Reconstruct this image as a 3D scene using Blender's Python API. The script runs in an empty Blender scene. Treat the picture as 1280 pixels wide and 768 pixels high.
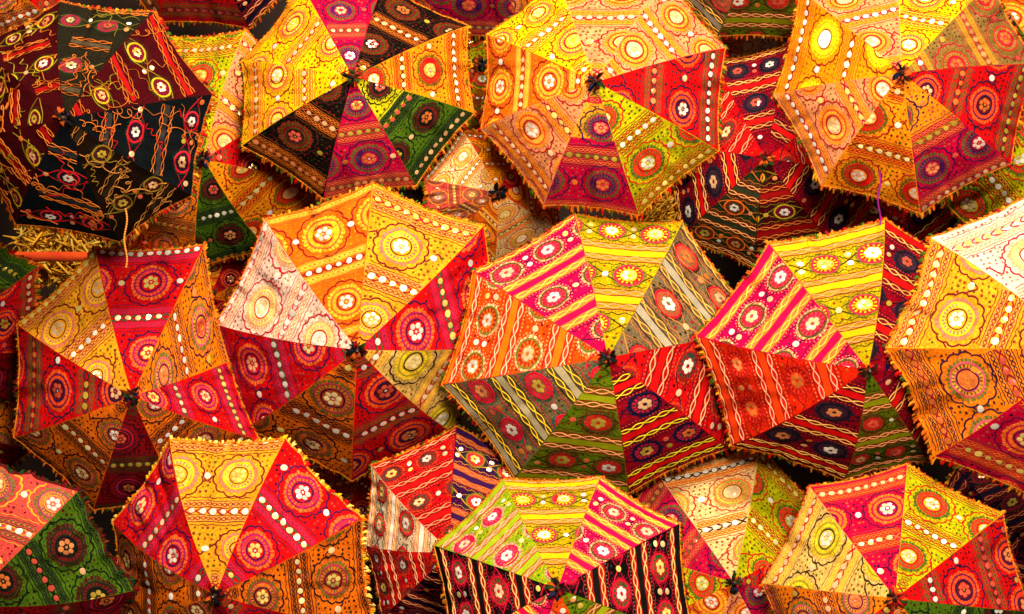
import bpy, math, random
import numpy as np

# ------------------------------------------------------------------ camera, world, lamps, exposure
scene = bpy.context.scene
COL = scene.collection
F_PX, CX, CY = 2000.0, 640.0, 384.0          # focal length and centre for a 1280 x 768 picture
cam_d = bpy.data.cameras.new('camera'); cam_d.lens = 36.0 * F_PX / 1280.0; cam_d.sensor_width = 36.0
cam_d.clip_start = 0.05; cam_d.clip_end = 60.0
cam = bpy.data.objects.new('camera', cam_d); COL.objects.link(cam)
cam.location = (0, 0, 0); cam.rotation_euler = (math.radians(90), 0, 0)
scene.camera = cam

world = bpy.data.worlds.new('World'); scene.world = world; world.use_nodes = True
bgn = world.node_tree.nodes['Background']
bgn.inputs['Color'].default_value = (1.0, 0.68, 0.50, 1); bgn.inputs['Strength'].default_value = 0.09

def area_lamp(name, loc, target, size, power, color):
    d = bpy.data.lights.new(name, 'AREA'); d.energy = power; d.color = color; d.shape = 'DISK'; d.size = size
    o = bpy.data.objects.new(name, d); COL.objects.link(o); o.location = loc
    v = np.array(target, float) - np.array(loc, float)
    o.rotation_euler = (math.acos(-v[2] / np.linalg.norm(v)), 0, math.atan2(v[1], v[0]) - math.pi / 2)
    return o
area_lamp('key_lamp', (0.22, 2.1, 3.7), (0.02, 5.0, 0.05), 1.1, 415, (1.0, 0.85, 0.64))
area_lamp('front_lamp', (0.5, 0.4, 1.1), (0.2, 5.0, -0.1), 1.0, 275, (1.0, 0.82, 0.60))
vs = scene.view_settings
vs.view_transform = 'Standard'; vs.look = 'None'; vs.exposure = 0.0; vs.gamma = 1.0; vs.use_curve_mapping = False

# ------------------------------------------------------------------ colours
def lin(c):
    c = np.asarray(c, float) / 255.0
    return np.where(c <= 0.04045, c / 12.92, ((c + 0.055) / 1.055) ** 2.4)
def S(*c): return lin(c)
YEL, GOLD, ORG, RORG, RED = S(250,192,6), S(243,164,30), S(238,104,12), S(230,62,8), S(214,10,14)
CRIM, MAG, MAR, PEACH, WHT = S(196,6,44), S(212,8,84), S(96,6,16), S(232,150,100), S(244,212,194)
CREAM, LIME, OLIV, GRN, DGRN = S(240,200,132), S(196,190,14), S(120,122,8), S(70,104,16), S(24,58,24)
GREY, LGREY, TAN, BLK, NAVY = S(112,104,80), S(168,158,138), S(222,180,96), S(16,11,9), S(8,14,30)
PUR, PINK, BRN, TEAL, SKYB = S(62,18,84), S(226,96,120), S(96,44,16), S(22,82,72), S(60,80,120)
MIR = S(250,246,236)

# A cloths: vine-and-medallion cloth.  base, band, chain, bead cord, scallop cord, medallion (stitch a, stitch b, ring, inner), dots
A = {
 'AY': (YEL, S(250,182,50), S(226,84,16), S(176,12,34), S(160,10,24), (S(240,130,30), S(214,60,70), S(250,205,60), YEL), [GRN, RED, OLIV]),
 'AG': (GOLD, S(236,150,60), S(160,70,40), S(190,24,44), S(124,22,34), (S(222,110,104), YEL, S(240,180,60), GOLD), [OLIV, S(180,70,50), S(200,90,40)]),
 'AH': (S(240,142,4), S(238,136,6), S(206,96,12), S(130,24,14), S(130,26,12), (YEL, S(250,180,20), S(250,210,30), S(250,225,110)), [S(226,120,10)]),
 'AO': (ORG, S(246,146,40), S(250,190,60), S(160,30,20), S(150,16,24), (S(250,180,40), S(240,90,40), GOLD, ORG), [YEL, GOLD, S(250,150,50)]),
 'AE': (S(245,146,16), S(240,120,10), S(150,16,8), S(110,14,14), S(160,20,14), (S(70,86,20), S(180,30,20), RED, S(250,150,60)), [MAR, GRN, RED]),
 'AP': (PEACH, S(244,144,24), S(220,120,40), S(176,8,36), S(170,8,26), (S(244,140,20), S(214,60,30), S(246,160,50), S(240,170,120)), [S(230,110,50), S(214,70,60), OLIV]),
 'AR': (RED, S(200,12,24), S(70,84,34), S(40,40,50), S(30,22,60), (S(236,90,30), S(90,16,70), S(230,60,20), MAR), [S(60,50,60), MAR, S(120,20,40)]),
 'AF': (RED, S(206,8,50), S(180,40,70), S(60,90,70), S(70,14,70), (S(240,110,40), S(150,20,90), S(226,40,60), RED), [S(226,60,60), PUR, S(240,90,70)]),
 'AM': (S(200,4,60), S(170,10,50), S(226,104,50), S(110,90,40), S(54,14,70), (S(96,92,30), S(150,20,60), PUR, S(200,30,70)), [S(236,120,50), PUR, S(240,80,90)]),
 'AJ': (S(212,6,60), S(200,20,30), S(230,110,40), S(226,120,50), S(90,10,60), (S(240,120,30), S(170,20,60), S(236,100,30), S(190,20,80)), [S(240,120,60), PUR]),
 'AK': (BLK, S(50,24,8), S(206,104,22), S(180,80,30), S(60,20,16), (S(120,40,14), S(60,64,18), MAR, S(40,20,20)), [MAR, S(170,30,20), S(70,60,20)]),
 'AN': (GRN, S(50,70,14), S(20,36,24), S(14,14,14), S(14,16,14), (S(60,20,16), S(24,30,16), S(100,20,20), S(20,24,20)), [S(20,40,16), MAR, S(40,60,14)]),
 'AL': (S(184,182,8), S(196,170,20), S(150,24,14), S(196,24,24), S(200,30,20), (S(40,96,30), S(216,40,24), S(220,60,30), S(180,170,30)), [S(50,80,20), S(180,60,20), OLIV]),
 'AW': (WHT, S(248,206,176), S(240,160,120), S(220,60,80), S(196,16,50), (S(246,170,120), S(250,200,100), S(248,190,130), WHT), [S(226,110,110), S(240,170,120)]),
 'AC': (CREAM, S(240,170,76), S(226,90,30), S(60,10,30), S(190,50,50), (S(240,120,50), S(170,180,40), S(240,150,90), CREAM), [S(190,90,40), S(150,80,50), PINK]),
 'AT': (TAN, S(240,184,64), S(236,170,60), S(190,24,34), S(30,14,20), (S(226,190,30), S(150,140,30), S(236,200,40), S(220,190,80)), [S(190,120,50), OLIV]),
 'AD': (S(134,104,52), S(180,130,40), S(196,124,30), S(190,14,54), S(180,14,44), (S(120,90,30), S(190,30,40), S(150,110,40), S(180,40,50)), [S(196,90,40), S(90,70,30)]),
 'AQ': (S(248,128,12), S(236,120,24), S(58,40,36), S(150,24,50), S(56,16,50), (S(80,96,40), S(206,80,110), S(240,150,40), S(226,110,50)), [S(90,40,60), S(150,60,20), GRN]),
 'AB': (S(226,106,12), S(180,80,14), S(24,20,16), S(120,20,30), S(30,12,24), (S(70,84,30), S(150,40,60), S(200,100,24), S(160,60,30)), [S(40,16,20), S(90,24,10), DGRN]),
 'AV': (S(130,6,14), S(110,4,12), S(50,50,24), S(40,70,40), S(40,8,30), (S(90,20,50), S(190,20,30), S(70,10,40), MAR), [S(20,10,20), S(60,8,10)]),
 'AI': (S(226,76,70), S(200,60,60), S(90,84,50), S(240,170,40), S(246,186,40), (S(96,104,50), S(150,60,90), S(226,120,60), S(226,90,80)), [S(150,30,60), S(240,120,70)]),
}
# B cloths: braided-stripe cloth.  base, stripe, braid, thin line, vine, medallion (stitch, ring, dark cord, inner), dots
B = {
 'BM': (S(210,4,76), S(206,4,70), S(250,206,70), S(240,160,40), S(60,14,60), (S(244,180,120), S(216,20,40), S(90,70,30), S(226,60,90)), [S(240,90,110), S(190,30,90)]),
 'BY': (S(188,162,6), S(244,176,6), S(240,160,110), S(150,60,20), S(36,24,20), (S(120,120,16), S(196,30,30), S(230,40,70), LIME), [S(190,60,20), OLIV]),
 'BG': (S(120,100,70), S(160,150,128), S(246,176,70), S(60,40,30), S(226,140,60), (S(70,50,34), S(200,70,40), S(190,20,40), S(130,90,60)), [S(200,30,60), DGRN]),
 'BT': (S(112,98,64), S(166,154,120), S(250,196,40), S(50,40,24), S(206,20,60), (S(40,90,70), S(206,20,54), S(190,20,40), S(150,60,50)), [S(206,30,60), DGRN]),
 'BR': (S(218,10,14), S(214,10,10), S(246,170,120), S(110,16,24), S(40,20,50), (S(230,70,30), S(40,60,50), S(160,20,20), S(150,30,20)), [S(240,80,50), MAR]),
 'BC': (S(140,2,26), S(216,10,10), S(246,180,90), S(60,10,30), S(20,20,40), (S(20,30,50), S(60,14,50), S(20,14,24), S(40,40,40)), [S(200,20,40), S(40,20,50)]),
 'BX': (S(160,6,24), S(216,10,14), S(230,214,40), S(60,10,30), S(16,14,50), (S(20,20,70), S(190,20,60), S(16,10,40), S(60,30,50)), [S(220,40,60), S(40,20,50)]),
 'BN': (S(92,116,6), S(140,148,8), S(236,150,100), S(130,30,16), S(40,30,16), (S(110,40,20), S(180,30,24), S(56,70,16), S(190,50,30)), [S(170,40,20), DGRN]),
 'BO': (S(238,78,8), S(240,112,10), S(250,190,150), S(200,20,30), S(196,20,40), (S(250,200,140), S(170,40,20), S(110,110,30), S(236,110,20)), [S(250,170,60), S(180,30,20)]),
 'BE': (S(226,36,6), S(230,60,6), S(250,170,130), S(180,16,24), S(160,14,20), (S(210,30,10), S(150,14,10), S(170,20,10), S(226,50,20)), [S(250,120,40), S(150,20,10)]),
 'BK': (S(12,9,10), S(12,9,9), S(246,184,110), S(196,24,24), S(206,14,56), (S(150,8,40), S(30,70,30), S(190,14,40), S(180,14,40)), [TEAL, S(120,20,40)]),
 'BP': (S(54,12,66), S(50,12,70), S(230,130,60), S(230,110,30), S(240,170,40), (S(40,60,30), S(190,30,50), S(120,110,30), S(190,60,30)), [S(200,20,60), S(120,20,90)]),
 'BL': (S(136,170,16), S(150,172,20), S(250,170,150), S(206,24,50), S(244,216,20), (S(244,160,150), S(212,20,50), S(200,20,60), S(220,70,110)), [S(206,40,40), GRN]),
 'BW': (S(246,222,180), S(252,240,226), S(250,190,120), S(236,100,20), S(80,50,40), (S(180,30,30), S(40,120,40), S(206,20,40), S(200,60,60)), [S(190,40,40), S(120,90,40)]),
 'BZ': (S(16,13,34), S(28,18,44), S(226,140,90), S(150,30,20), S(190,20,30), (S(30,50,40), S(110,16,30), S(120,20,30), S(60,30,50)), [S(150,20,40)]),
 'BD': (S(32,28,18), S(70,60,44), S(206,110,36), S(120,50,24), S(110,100,28), (S(30,60,30), S(150,16,50), S(140,14,50), S(40,60,36)), [S(20,40,30)]),
 'BU': (S(62,4,10), S(150,8,8), S(206,110,36), S(130,20,30), S(150,130,30), (S(50,50,20), S(90,10,30), S(190,160,20), S(110,10,40)), [S(150,10,40), S(40,20,20)]),
 'BV': (S(10,16,20), S(40,40,42), S(206,110,36), S(120,20,30), S(190,16,30), (S(14,50,40), S(20,16,30), S(206,20,40), S(60,10,30)), [S(14,44,40)]),
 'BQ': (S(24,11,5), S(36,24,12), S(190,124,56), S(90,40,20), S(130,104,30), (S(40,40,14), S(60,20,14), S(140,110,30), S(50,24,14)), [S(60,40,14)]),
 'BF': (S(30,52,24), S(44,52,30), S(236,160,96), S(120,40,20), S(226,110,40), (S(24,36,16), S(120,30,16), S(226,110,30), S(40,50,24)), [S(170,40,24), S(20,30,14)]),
}

# ------------------------------------------------------------------ materials
def nodes_of(name):
    m = bpy.data.materials.new(name); m.use_nodes = True
    nt = m.node_tree; return m, nt, nt.nodes, nt.links, nt.nodes['Principled BSDF']

def mat_cloth():
    m, nt, N, L, p = nodes_of('cotton_cloth')
    at = N.new('ShaderNodeAttribute'); at.attribute_name = 'Col'
    uv = N.new('ShaderNodeAttribute'); uv.attribute_name = 'weave'
    n1 = N.new('ShaderNodeTexNoise'); n1.inputs['Scale'].default_value = 9; n1.inputs['Detail'].default_value = 5
    n2 = N.new('ShaderNodeTexNoise'); n2.inputs['Scale'].default_value = 70; n2.inputs['Detail'].default_value = 3
    L.new(uv.outputs['Vector'], n1.inputs['Vector']); L.new(uv.outputs['Vector'], n2.inputs['Vector'])
    mr = N.new('ShaderNodeMapRange'); mr.inputs['From Min'].default_value = 0.3; mr.inputs['From Max'].default_value = 0.7
    mr.inputs['To Min'].default_value = 0.70; mr.inputs['To Max'].default_value = 1.14
    L.new(n1.outputs['Fac'], mr.inputs['Value'])
    mr2 = N.new('ShaderNodeMapRange'); mr2.inputs['From Min'].default_value = 0.3; mr2.inputs['From Max'].default_value = 0.7
    mr2.inputs['To Min'].default_value = 0.52; mr2.inputs['To Max'].default_value = 1.22
    L.new(n2.outputs['Fac'], mr2.inputs['Value'])
    mu = N.new('ShaderNodeMath'); mu.operation = 'MULTIPLY'; L.new(mr.outputs[0], mu.inputs[0]); L.new(mr2.outputs[0], mu.inputs[1])
    vm = N.new('ShaderNodeVectorMath'); vm.operation = 'SCALE'
    L.new(at.outputs['Color'], vm.inputs[0]); L.new(mu.outputs[0], vm.inputs['Scale'])
    L.new(vm.outputs['Vector'], p.inputs['Base Color'])
    p.inputs['Roughness'].default_value = 0.85; p.inputs['Specular IOR Level'].default_value = 0.04
    wv = [N.new('ShaderNodeTexWave') for _ in range(2)]
    for w, d in zip(wv, ('X', 'Y')):
        w.bands_direction = d; w.inputs['Scale'].default_value = 60; w.inputs['Distortion'].default_value = 1.2
        L.new(uv.outputs['Vector'], w.inputs['Vector'])
    ad = N.new('ShaderNodeMath'); ad.operation = 'ADD'
    L.new(wv[0].outputs['Fac'], ad.inputs[0]); L.new(wv[1].outputs['Fac'], ad.inputs[1])
    ad2 = N.new('ShaderNodeMath'); ad2.operation = 'ADD'
    L.new(ad.outputs[0], ad2.inputs[0]); L.new(n2.outputs['Fac'], ad2.inputs[1])
    b = N.new('ShaderNodeBump'); b.inputs['Strength'].default_value = 0.35; b.inputs['Distance'].default_value = 0.0015
    L.new(ad2.outputs[0], b.inputs['Height']); L.new(b.outputs['Normal'], p.inputs['Normal'])
    return m

def mat_thread():
    m, nt, N, L, p = nodes_of('embroidery_thread')
    at = N.new('ShaderNodeAttribute'); at.attribute_name = 'Col'
    tc = N.new('ShaderNodeTexCoord')
    n = N.new('ShaderNodeTexNoise'); n.inputs['Scale'].default_value = 340; n.inputs['Detail'].default_value = 2
    L.new(tc.outputs['Object'], n.inputs['Vector'])
    mr = N.new('ShaderNodeMapRange'); mr.inputs['From Min'].default_value = 0.3; mr.inputs['From Max'].default_value = 0.7
    mr.inputs['To Min'].default_value = 0.72; mr.inputs['To Max'].default_value = 1.15
    L.new(n.outputs['Fac'], mr.inputs['Value'])
    vm = N.new('ShaderNodeVectorMath'); vm.operation = 'SCALE'
    L.new(at.outputs['Color'], vm.inputs[0]); L.new(mr.outputs[0], vm.inputs['Scale'])
    L.new(vm.outputs['Vector'], p.inputs['Base Color'])
    p.inputs['Roughness'].default_value = 0.8; p.inputs['Specular IOR Level'].default_value = 0.08
    b = N.new('ShaderNodeBump'); b.inputs['Strength'].default_value = 0.6; b.inputs['Distance'].default_value = 0.001
    L.new(n.outputs['Fac'], b.inputs['Height']); L.new(b.outputs['Normal'], p.inputs['Normal'])
    return m

def mat_mirror():
    m, nt, N, L, p = nodes_of('mirror_sequin')
    at = N.new('ShaderNodeAttribute'); at.attribute_name = 'Col'
    L.new(at.outputs['Color'], p.inputs['Base Color'])
    p.inputs['Roughness'].default_value = 0.22; p.inputs['Specular IOR Level'].default_value = 0.9
    p.inputs['Metallic'].default_value = 0.22
    return m

def mat_noise(name, c0, c1, scale, rough, metal=0.0, bump=0.0):
    m, nt, N, L, p = nodes_of(name)
    tc = N.new('ShaderNodeTexCoord')
    n = N.new('ShaderNodeTexNoise'); n.inputs['Scale'].default_value = scale; n.inputs['Detail'].default_value = 6
    L.new(tc.outputs['Object'], n.inputs['Vector'])
    cr = N.new('ShaderNodeValToRGB'); cr.color_ramp.elements[0].position = 0.35; cr.color_ramp.elements[1].position = 0.68
    cr.color_ramp.elements[0].color = (*c0, 1); cr.color_ramp.elements[1].color = (*c1, 1)
    L.new(n.outputs['Fac'], cr.inputs['Fac']); L.new(cr.outputs['Color'], p.inputs['Base Color'])
    p.inputs['Roughness'].default_value = rough; p.inputs['Metallic'].default_value = metal
    if bump:
        b = N.new('ShaderNodeBump'); b.inputs['Strength'].default_value = bump; b.inputs['Distance'].default_value = 0.02
        L.new(n.outputs['Fac'], b.inputs['Height']); L.new(b.outputs['Normal'], p.inputs['Normal'])
    return m
M_CLOTH, M_THREAD, M_MIRROR = mat_cloth(), mat_thread(), mat_mirror()
M_STEEL = mat_noise('dull_steel', S(90,80,70), S(150,140,130), 60, 0.4, 0.9)
M_WOOD = mat_noise('turned_wood', S(90,44,18), S(150,84,36), 30, 0.5)
M_BAR = mat_noise('orange_painted_wood', S(206,56,3), S(236,86,5), 14, 0.95, 0, 0.2)
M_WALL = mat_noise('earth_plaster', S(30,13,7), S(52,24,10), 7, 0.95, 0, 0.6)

# ------------------------------------------------------------------ mesh plumbing
def link_mesh(name, V, faces, cols, mids, mats, parent, loc, smooth=True, weave=None):
    """V n x 3 world coordinates; faces list of (k x m index arrays), cols / mids matching lists"""
    me = bpy.data.meshes.new(name)
    V = np.asarray(V, np.float32) - np.asarray(loc, np.float32)
    tot = np.concatenate([np.full(len(f), f.shape[1], np.int32) for f in faces])
    loops = np.concatenate([f.ravel() for f in faces]).astype(np.int32)
    starts = np.concatenate([[0], np.cumsum(tot)[:-1]]).astype(np.int32)
    me.vertices.add(len(V)); me.vertices.foreach_set('co', V.ravel())
    me.loops.add(len(loops)); me.loops.foreach_set('vertex_index', loops)
    me.polygons.add(len(tot)); me.polygons.foreach_set('loop_start', starts)
    if mids is not None:
        me.polygons.foreach_set('material_index', np.concatenate(mids).astype(np.int32))
    if smooth: me.polygons.foreach_set('use_smooth', np.ones(len(tot), bool))
    if cols is not None:
        c = np.repeat(np.concatenate(cols), tot, axis=0)
        c = np.concatenate([c, np.ones((len(c), 1))], 1).astype(np.float32)
        a = me.color_attributes.new('Col', 'FLOAT_COLOR', 'CORNER'); a.data.foreach_set('color', c.ravel())
    if weave is not None:
        a = me.attributes.new('weave', 'FLOAT_VECTOR', 'POINT'); a.data.foreach_set('vector', np.asarray(weave, np.float32).ravel())
    me.update(calc_edges=True)
    for m in mats: me.materials.append(m)
    o = bpy.data.objects.new(name, me); COL.objects.link(o)
    if parent is not None: o.parent = parent
    return o

def tube(path, r, n=6, caps=True):
    path = np.asarray(path, float); k = len(path)
    r = np.broadcast_to(np.asarray(r, float), (k,))
    d = np.gradient(path, axis=0); d /= np.linalg.norm(d, axis=1)[:, None] + 1e-12
    ref = np.array([0.31, 0.2, 0.93]); 
    u = np.cross(d, ref); u /= np.linalg.norm(u, axis=1)[:, None] + 1e-12
    w = np.cross(d, u)
    a = np.linspace(0, 2 * np.pi, n, endpoint=False)
    V = path[:, None] + r[:, None, None] * (np.cos(a)[None, :, None] * u[:, None] + np.sin(a)[None, :, None] * w[:, None])
    i, j = np.meshgrid(np.arange(k - 1), np.arange(n), indexing='ij'); i, j = i.ravel(), j.ravel(); jn = (j + 1) % n
    Fq = np.stack([i * n + j, i * n + jn, (i + 1) * n + jn, (i + 1) * n + j], 1)
    return V.reshape(-1, 3), Fq

class Bag:
    """collects tubes etc. in world space"""
    def __init__(self): self.V, self.F, self.C, self.n = [], [], [], 0
    def add(self, V, F, c=None):
        self.V.append(V); self.F.append(F + self.n); self.n += len(V)
        self.C.append(np.tile(c if c is not None else (0.5, 0.5, 0.5), (len(F), 1)))
    def build(self, name, mats, parent, loc, smooth=True):
        # group by face size
        by = {}
        for f, c in zip(self.F, self.C): by.setdefault(f.shape[1], []).append((f, c))
        faces = [np.concatenate([x[0] for x in v]) for v in by.values()]
        cols = [np.concatenate([x[1] for x in v]) for v in by.values()]
        return link_mesh(name, np.concatenate(self.V), faces, cols, None, mats, parent, loc, smooth)

# ------------------------------------------------------------------ the umbrella's shape, fitted to how each one hangs
HR = 0.46            # crown height over rim radius
HW = 0.345           # half width of a panel over its length
def unproject(px, Y): return np.array([(px[0] - CX) / F_PX * Y, Y, -(px[1] - CY) / F_PX * Y])
def project(P): return np.array([CX + F_PX * P[0] / P[1], CY - F_PX * P[2] / P[1]])

def frame(tx, tz):
    a = np.array([tx, -1.0, tz]); a /= np.linalg.norm(a)
    X = np.array([1.0, 0, 0]); e1 = X - X.dot(a) * a; e1 /= np.linalg.norm(e1)
    e2 = np.cross(e1, a)
    if e2[2] > 0: e2 = -e2
    return a, e1, e2
def rim(par, Ap):
    R, tx, tz, ph = par
    a, e1, e2 = frame(tx, tz)
    k = ph + np.arange(8) * math.pi / 4
    return Ap - a * HR * R + R * (np.cos(k)[:, None] * e1 + np.sin(k)[:, None] * e2)
def fit(apex, Y, corners, tilt0=(0.0, -0.35), wt=0.35):
    Ap = unproject(apex, Y)
    known = [i for i, c in enumerate(corners) if c is not None]
    ap = np.array(apex, float)
    ang = [math.atan2(corners[i][1] - ap[1], corners[i][0] - ap[0]) - i * math.pi / 4 for i in known]
    ph = math.atan2(np.mean(np.sin(ang)), np.mean(np.cos(ang)))
    rr = np.mean([np.hypot(*(np.array(corners[i]) - ap)) for i in known]) * Y / F_PX
    p = np.array([rr, tilt0[0], tilt0[1], ph])
    p0 = p.copy()
    def res(p):
        P = rim(p, Ap); r = []
        for i in known: r += list((project(P[i]) - corners[i]) / 10.0)
        r += [(p[1] - p0[1]) / wt, (p[2] - p0[2]) / wt, (p[0] - 0.40) / 0.08]
        return np.array(r)
    lam = 1e-2; r = res(p); c = r @ r
    for _ in range(60):
        J = np.stack([(res(p + d) - r) / 1e-5 for d in np.eye(4) * 1e-5], 1)
        st = np.linalg.solve(J.T @ J + lam * np.eye(4), -J.T @ r)
        pn = p + st; rn = res(pn); cn = rn @ rn
        if cn < c: p, r, c, lam = pn, rn, cn, lam * 0.5
        else: lam *= 3
    tips = rim(p, Ap)
    for i in known:                                   # ribs are bent a little, each umbrella differently
        t = unproject(corners[i], tips[i][1]); d = t - tips[i]; n = np.linalg.norm(d)
        tips[i] += d * min(1.0, 0.16 / max(n, 1e-9))
    return Ap, frame(p[1], p[2]), p[0], tips, c

class Canopy:
    def __init__(self, Ap, fr, R, tips, seed):
        self.Ap, (self.a, self.e1, self.e2), self.R, self.tips = Ap, fr, R, tips
        self.L = R * math.hypot(1, HR)
        rs = np.random.RandomState(seed)
        self.w = rs.uniform(0, 6.28, (8, 6)); self.wa = rs.uniform(0.6, 1.3, (8, 6))
        self.sag = rs.uniform(0.2, 1.0, 8); self.bl = rs.uniform(0.10, 0.16)
    def rib(self, i, t):
        v = self.tips[i % 8] - self.Ap; ax = v.dot(self.a); vr = v - ax * self.a
        rho = t + self.bl * t * (1 - t); dl = 0.30 * t + 0.70 * t ** 2.1
        return self.Ap + rho[..., None] * vr + dl[..., None] * (ax * self.a)
    def pt(self, i, s, t):
        q = 1 - s * s
        te = t * (1 - 0.035 * q * t ** 3)
        P = 0.5 * (1 - s)[..., None] * self.rib(i, te) + 0.5 * (1 + s)[..., None] * self.rib(i + 1, te)
        w, wa = self.w[i], self.wa[i]
        x = s * t
        n = (-0.016 * self.sag[i] * t * t
             + 0.0062 * wa[0] * np.sin(7 * x + 5 * t + w[0]) * t + 0.0048 * wa[1] * np.sin(11 * t - 6 * x + w[1]) * t
             + 0.0034 * wa[2] * np.sin(17 * x + 8 * t + w[2]) * t * t + 0.0058 * wa[3] * np.sin(12 * s + 3 * t + w[3]) * t ** 3 + 0.0075 * wa[5] * np.sin(3.2 * s + w[5]) * t ** 4
             + 0.0021 * wa[4] * np.sin(26 * x - 14 * t + w[4]) * t)
        return P + (q * n * (self.R / 0.42))[..., None] * self.a
    def surf(self, i, s, t, h):
        e = 0.004
        P = self.pt(i, s, t); ds = self.pt(i, s + e, t) - self.pt(i, s - e, t); dt = self.pt(i, s, t + e) - self.pt(i, s, t - e)
        N = np.cross(ds, dt); N /= np.linalg.norm(N, axis=-1)[..., None] + 1e-12
        sg = np.sign((N * self.a).sum(-1)); sg[sg == 0] = 1
        return P + (N * sg[..., None]) * h[..., None]

# ------------------------------------------------------------------ embroidery drawn in panel coordinates (x across, t from the crown)
class Emb:
    def __init__(self, can, i, rng, dark=False): self.can, self.i, self.rng, self.dark = can, i, rng, dark; self.clear()
    def clear(self): self.V, self.F4, self.F3, self.C4, self.C3, self.M4, self.M3, self.n = [], [], [], [], [], [], [], 0
    def _add(self, V, F, C, m):
        self.V.append(V); F = F + self.n; self.n += len(V)
        C = np.broadcast_to(C, (len(F), 3)); mm = np.full(len(F), m)
        if F.shape[1] == 4: self.F4.append(F); self.C4.append(C); self.M4.append(mm)
        else: self.F3.append(F); self.C3.append(C); self.M3.append(mm)
    def jit(self, c, k, a=0.18):
        return np.clip(np.asarray(c) * (1 + self.rng.uniform(-a, a, (k, 1))), 0, 1)
    def ribbon(self, x, t, w, h, c, h0=0.0006, mat=0):
        x, t = np.asarray(x, float), np.asarray(t, float)
        dx, dt = np.gradient(x), np.gradient(t); l = np.hypot(dx, dt) + 1e-9; nx, nt = -dt / l, dx / l
        k = len(x)
        V = np.zeros((k, 3, 3))
        V[:, 0] = np.stack([x + nx * w / 2, t + nt * w / 2, np.full(k, h0)], 1)
        V[:, 1] = np.stack([x, t, np.full(k, h0 + h)], 1)
        V[:, 2] = np.stack([x - nx * w / 2, t - nt * w / 2, np.full(k, h0)], 1)
        b = np.arange(k - 1) * 3
        F = np.concatenate([np.stack([b, b + 1, b + 4, b + 3], 1), np.stack([b + 1, b + 2, b + 5, b + 4], 1)])
        self._add(V.reshape(-1, 3), F, np.tile(self.jit(c, k - 1, 0.12), (2, 1)), mat)
    def strip(self, t0, t1, c, h, n=26):
        m = HW * max(t0, t1) * 1.05; x = np.linspace(-m, m, n); k = max(2, int((t1 - t0) / 0.03) + 2)
        tt = np.linspace(t0, t1, k); X, T = np.meshgrid(x, tt, indexing='ij')
        V = np.stack([X, T, np.full_like(X, h)], -1).reshape(-1, 3)
        i, j = np.meshgrid(np.arange(n - 1), np.arange(k - 1), indexing='ij'); b = (i * k + j).ravel()
        self._add(V, np.stack([b, b + 1, b + k + 1, b + k], 1), c, 0)
    def disc(self, x, t, r, h, c, n=8, dome=0.0, mat=0, tilt=0.0, asp=1.0):
        x, t = np.atleast_1d(x).astype(float), np.atleast_1d(t).astype(float); k = len(x)
        r = np.broadcast_to(r, (k,)); a = np.linspace(0, 2 * np.pi, n, endpoint=False)
        px = x[:, None] + r[:, None] * np.cos(a); ptt = t[:, None] + r[:, None] * asp * np.sin(a)
        hh = np.full((k, n), h)
        if tilt:
            tl = self.rng.uniform(-tilt, tilt, (k, 2)); hh = hh + r[:, None] * 0.42 * (tl[:, :1] * np.cos(a) + tl[:, 1:] * np.sin(a)) + abs(tilt) * 0.006
        ring = np.stack([px, ptt, hh], -1)
        ctr = np.stack([x, t, hh.mean(1) + dome], -1)[:, None]
        V = np.concatenate([ring, ctr], 1).reshape(-1, 3)
        b = (np.arange(k) * (n + 1))[:, None]; j = np.arange(n)[None]
        F = np.stack([(b + j).ravel(), (b + (j + 1) % n).ravel(), (b + n + 0 * j).ravel()], 1)
        C = np.asarray(c, float)
        if C.ndim == 2: C = np.repeat(C, n, axis=0)
        self._add(V, F, C, mat)
    def ring(self, x, t, r0, r1, h, c, n=36, asp=1.0, hm=0.0):
        a = np.linspace(0, 2 * np.pi, n, endpoint=False)
        rr = [r0, (r0 + r1) / 2, r1]; V = []
        for q, hh in zip(rr, (h, h + hm, h)):
            V.append(np.stack([x + q * np.cos(a), t + q * asp * np.sin(a), np.full(n, hh)], 1))
        V = np.concatenate(V); j = np.arange(n); jn = (j + 1) % n
        F = np.concatenate([np.stack([j + n * q, jn + n * q, jn + n * (q + 1), j + n * (q + 1)], 1) for q in (0, 1)])
        self._add(V, F, np.tile(self.jit(c, n, 0.15), (2, 1)), 0)
    def stitches(self, x, t, r0, r1, h, ca, cb, n=40, asp=1.0):
        a = np.linspace(0, 2 * np.pi, n, endpoint=False) + self.rng.uniform(-0.02, 0.02, n); w = np.pi / n * 0.86
        ro = r1 * (1 + self.rng.uniform(-0.05, 0.05, n)); ri = r0 * (1 + self.rng.uniform(-0.04, 0.04, n))
        V = np.stack([np.stack([x + q * np.cos(a + s), t + q * asp * np.sin(a + s), np.full(n, h + e)], 1)
                      for q, s, e in ((ri, -w, 0), (ro, -w, 0), (ro, w, 0), (ri, w, 0.0004))], 1).reshape(-1, 3)
        F = np.arange(4 * n).reshape(n, 4)
        pick = (np.arange(n) % 2)[:, None]
        self._add(V, F, np.clip(np.where(pick, ca, cb) * (1 + self.rng.uniform(-0.2, 0.2, (n, 1))), 0, 1), 0)
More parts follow.
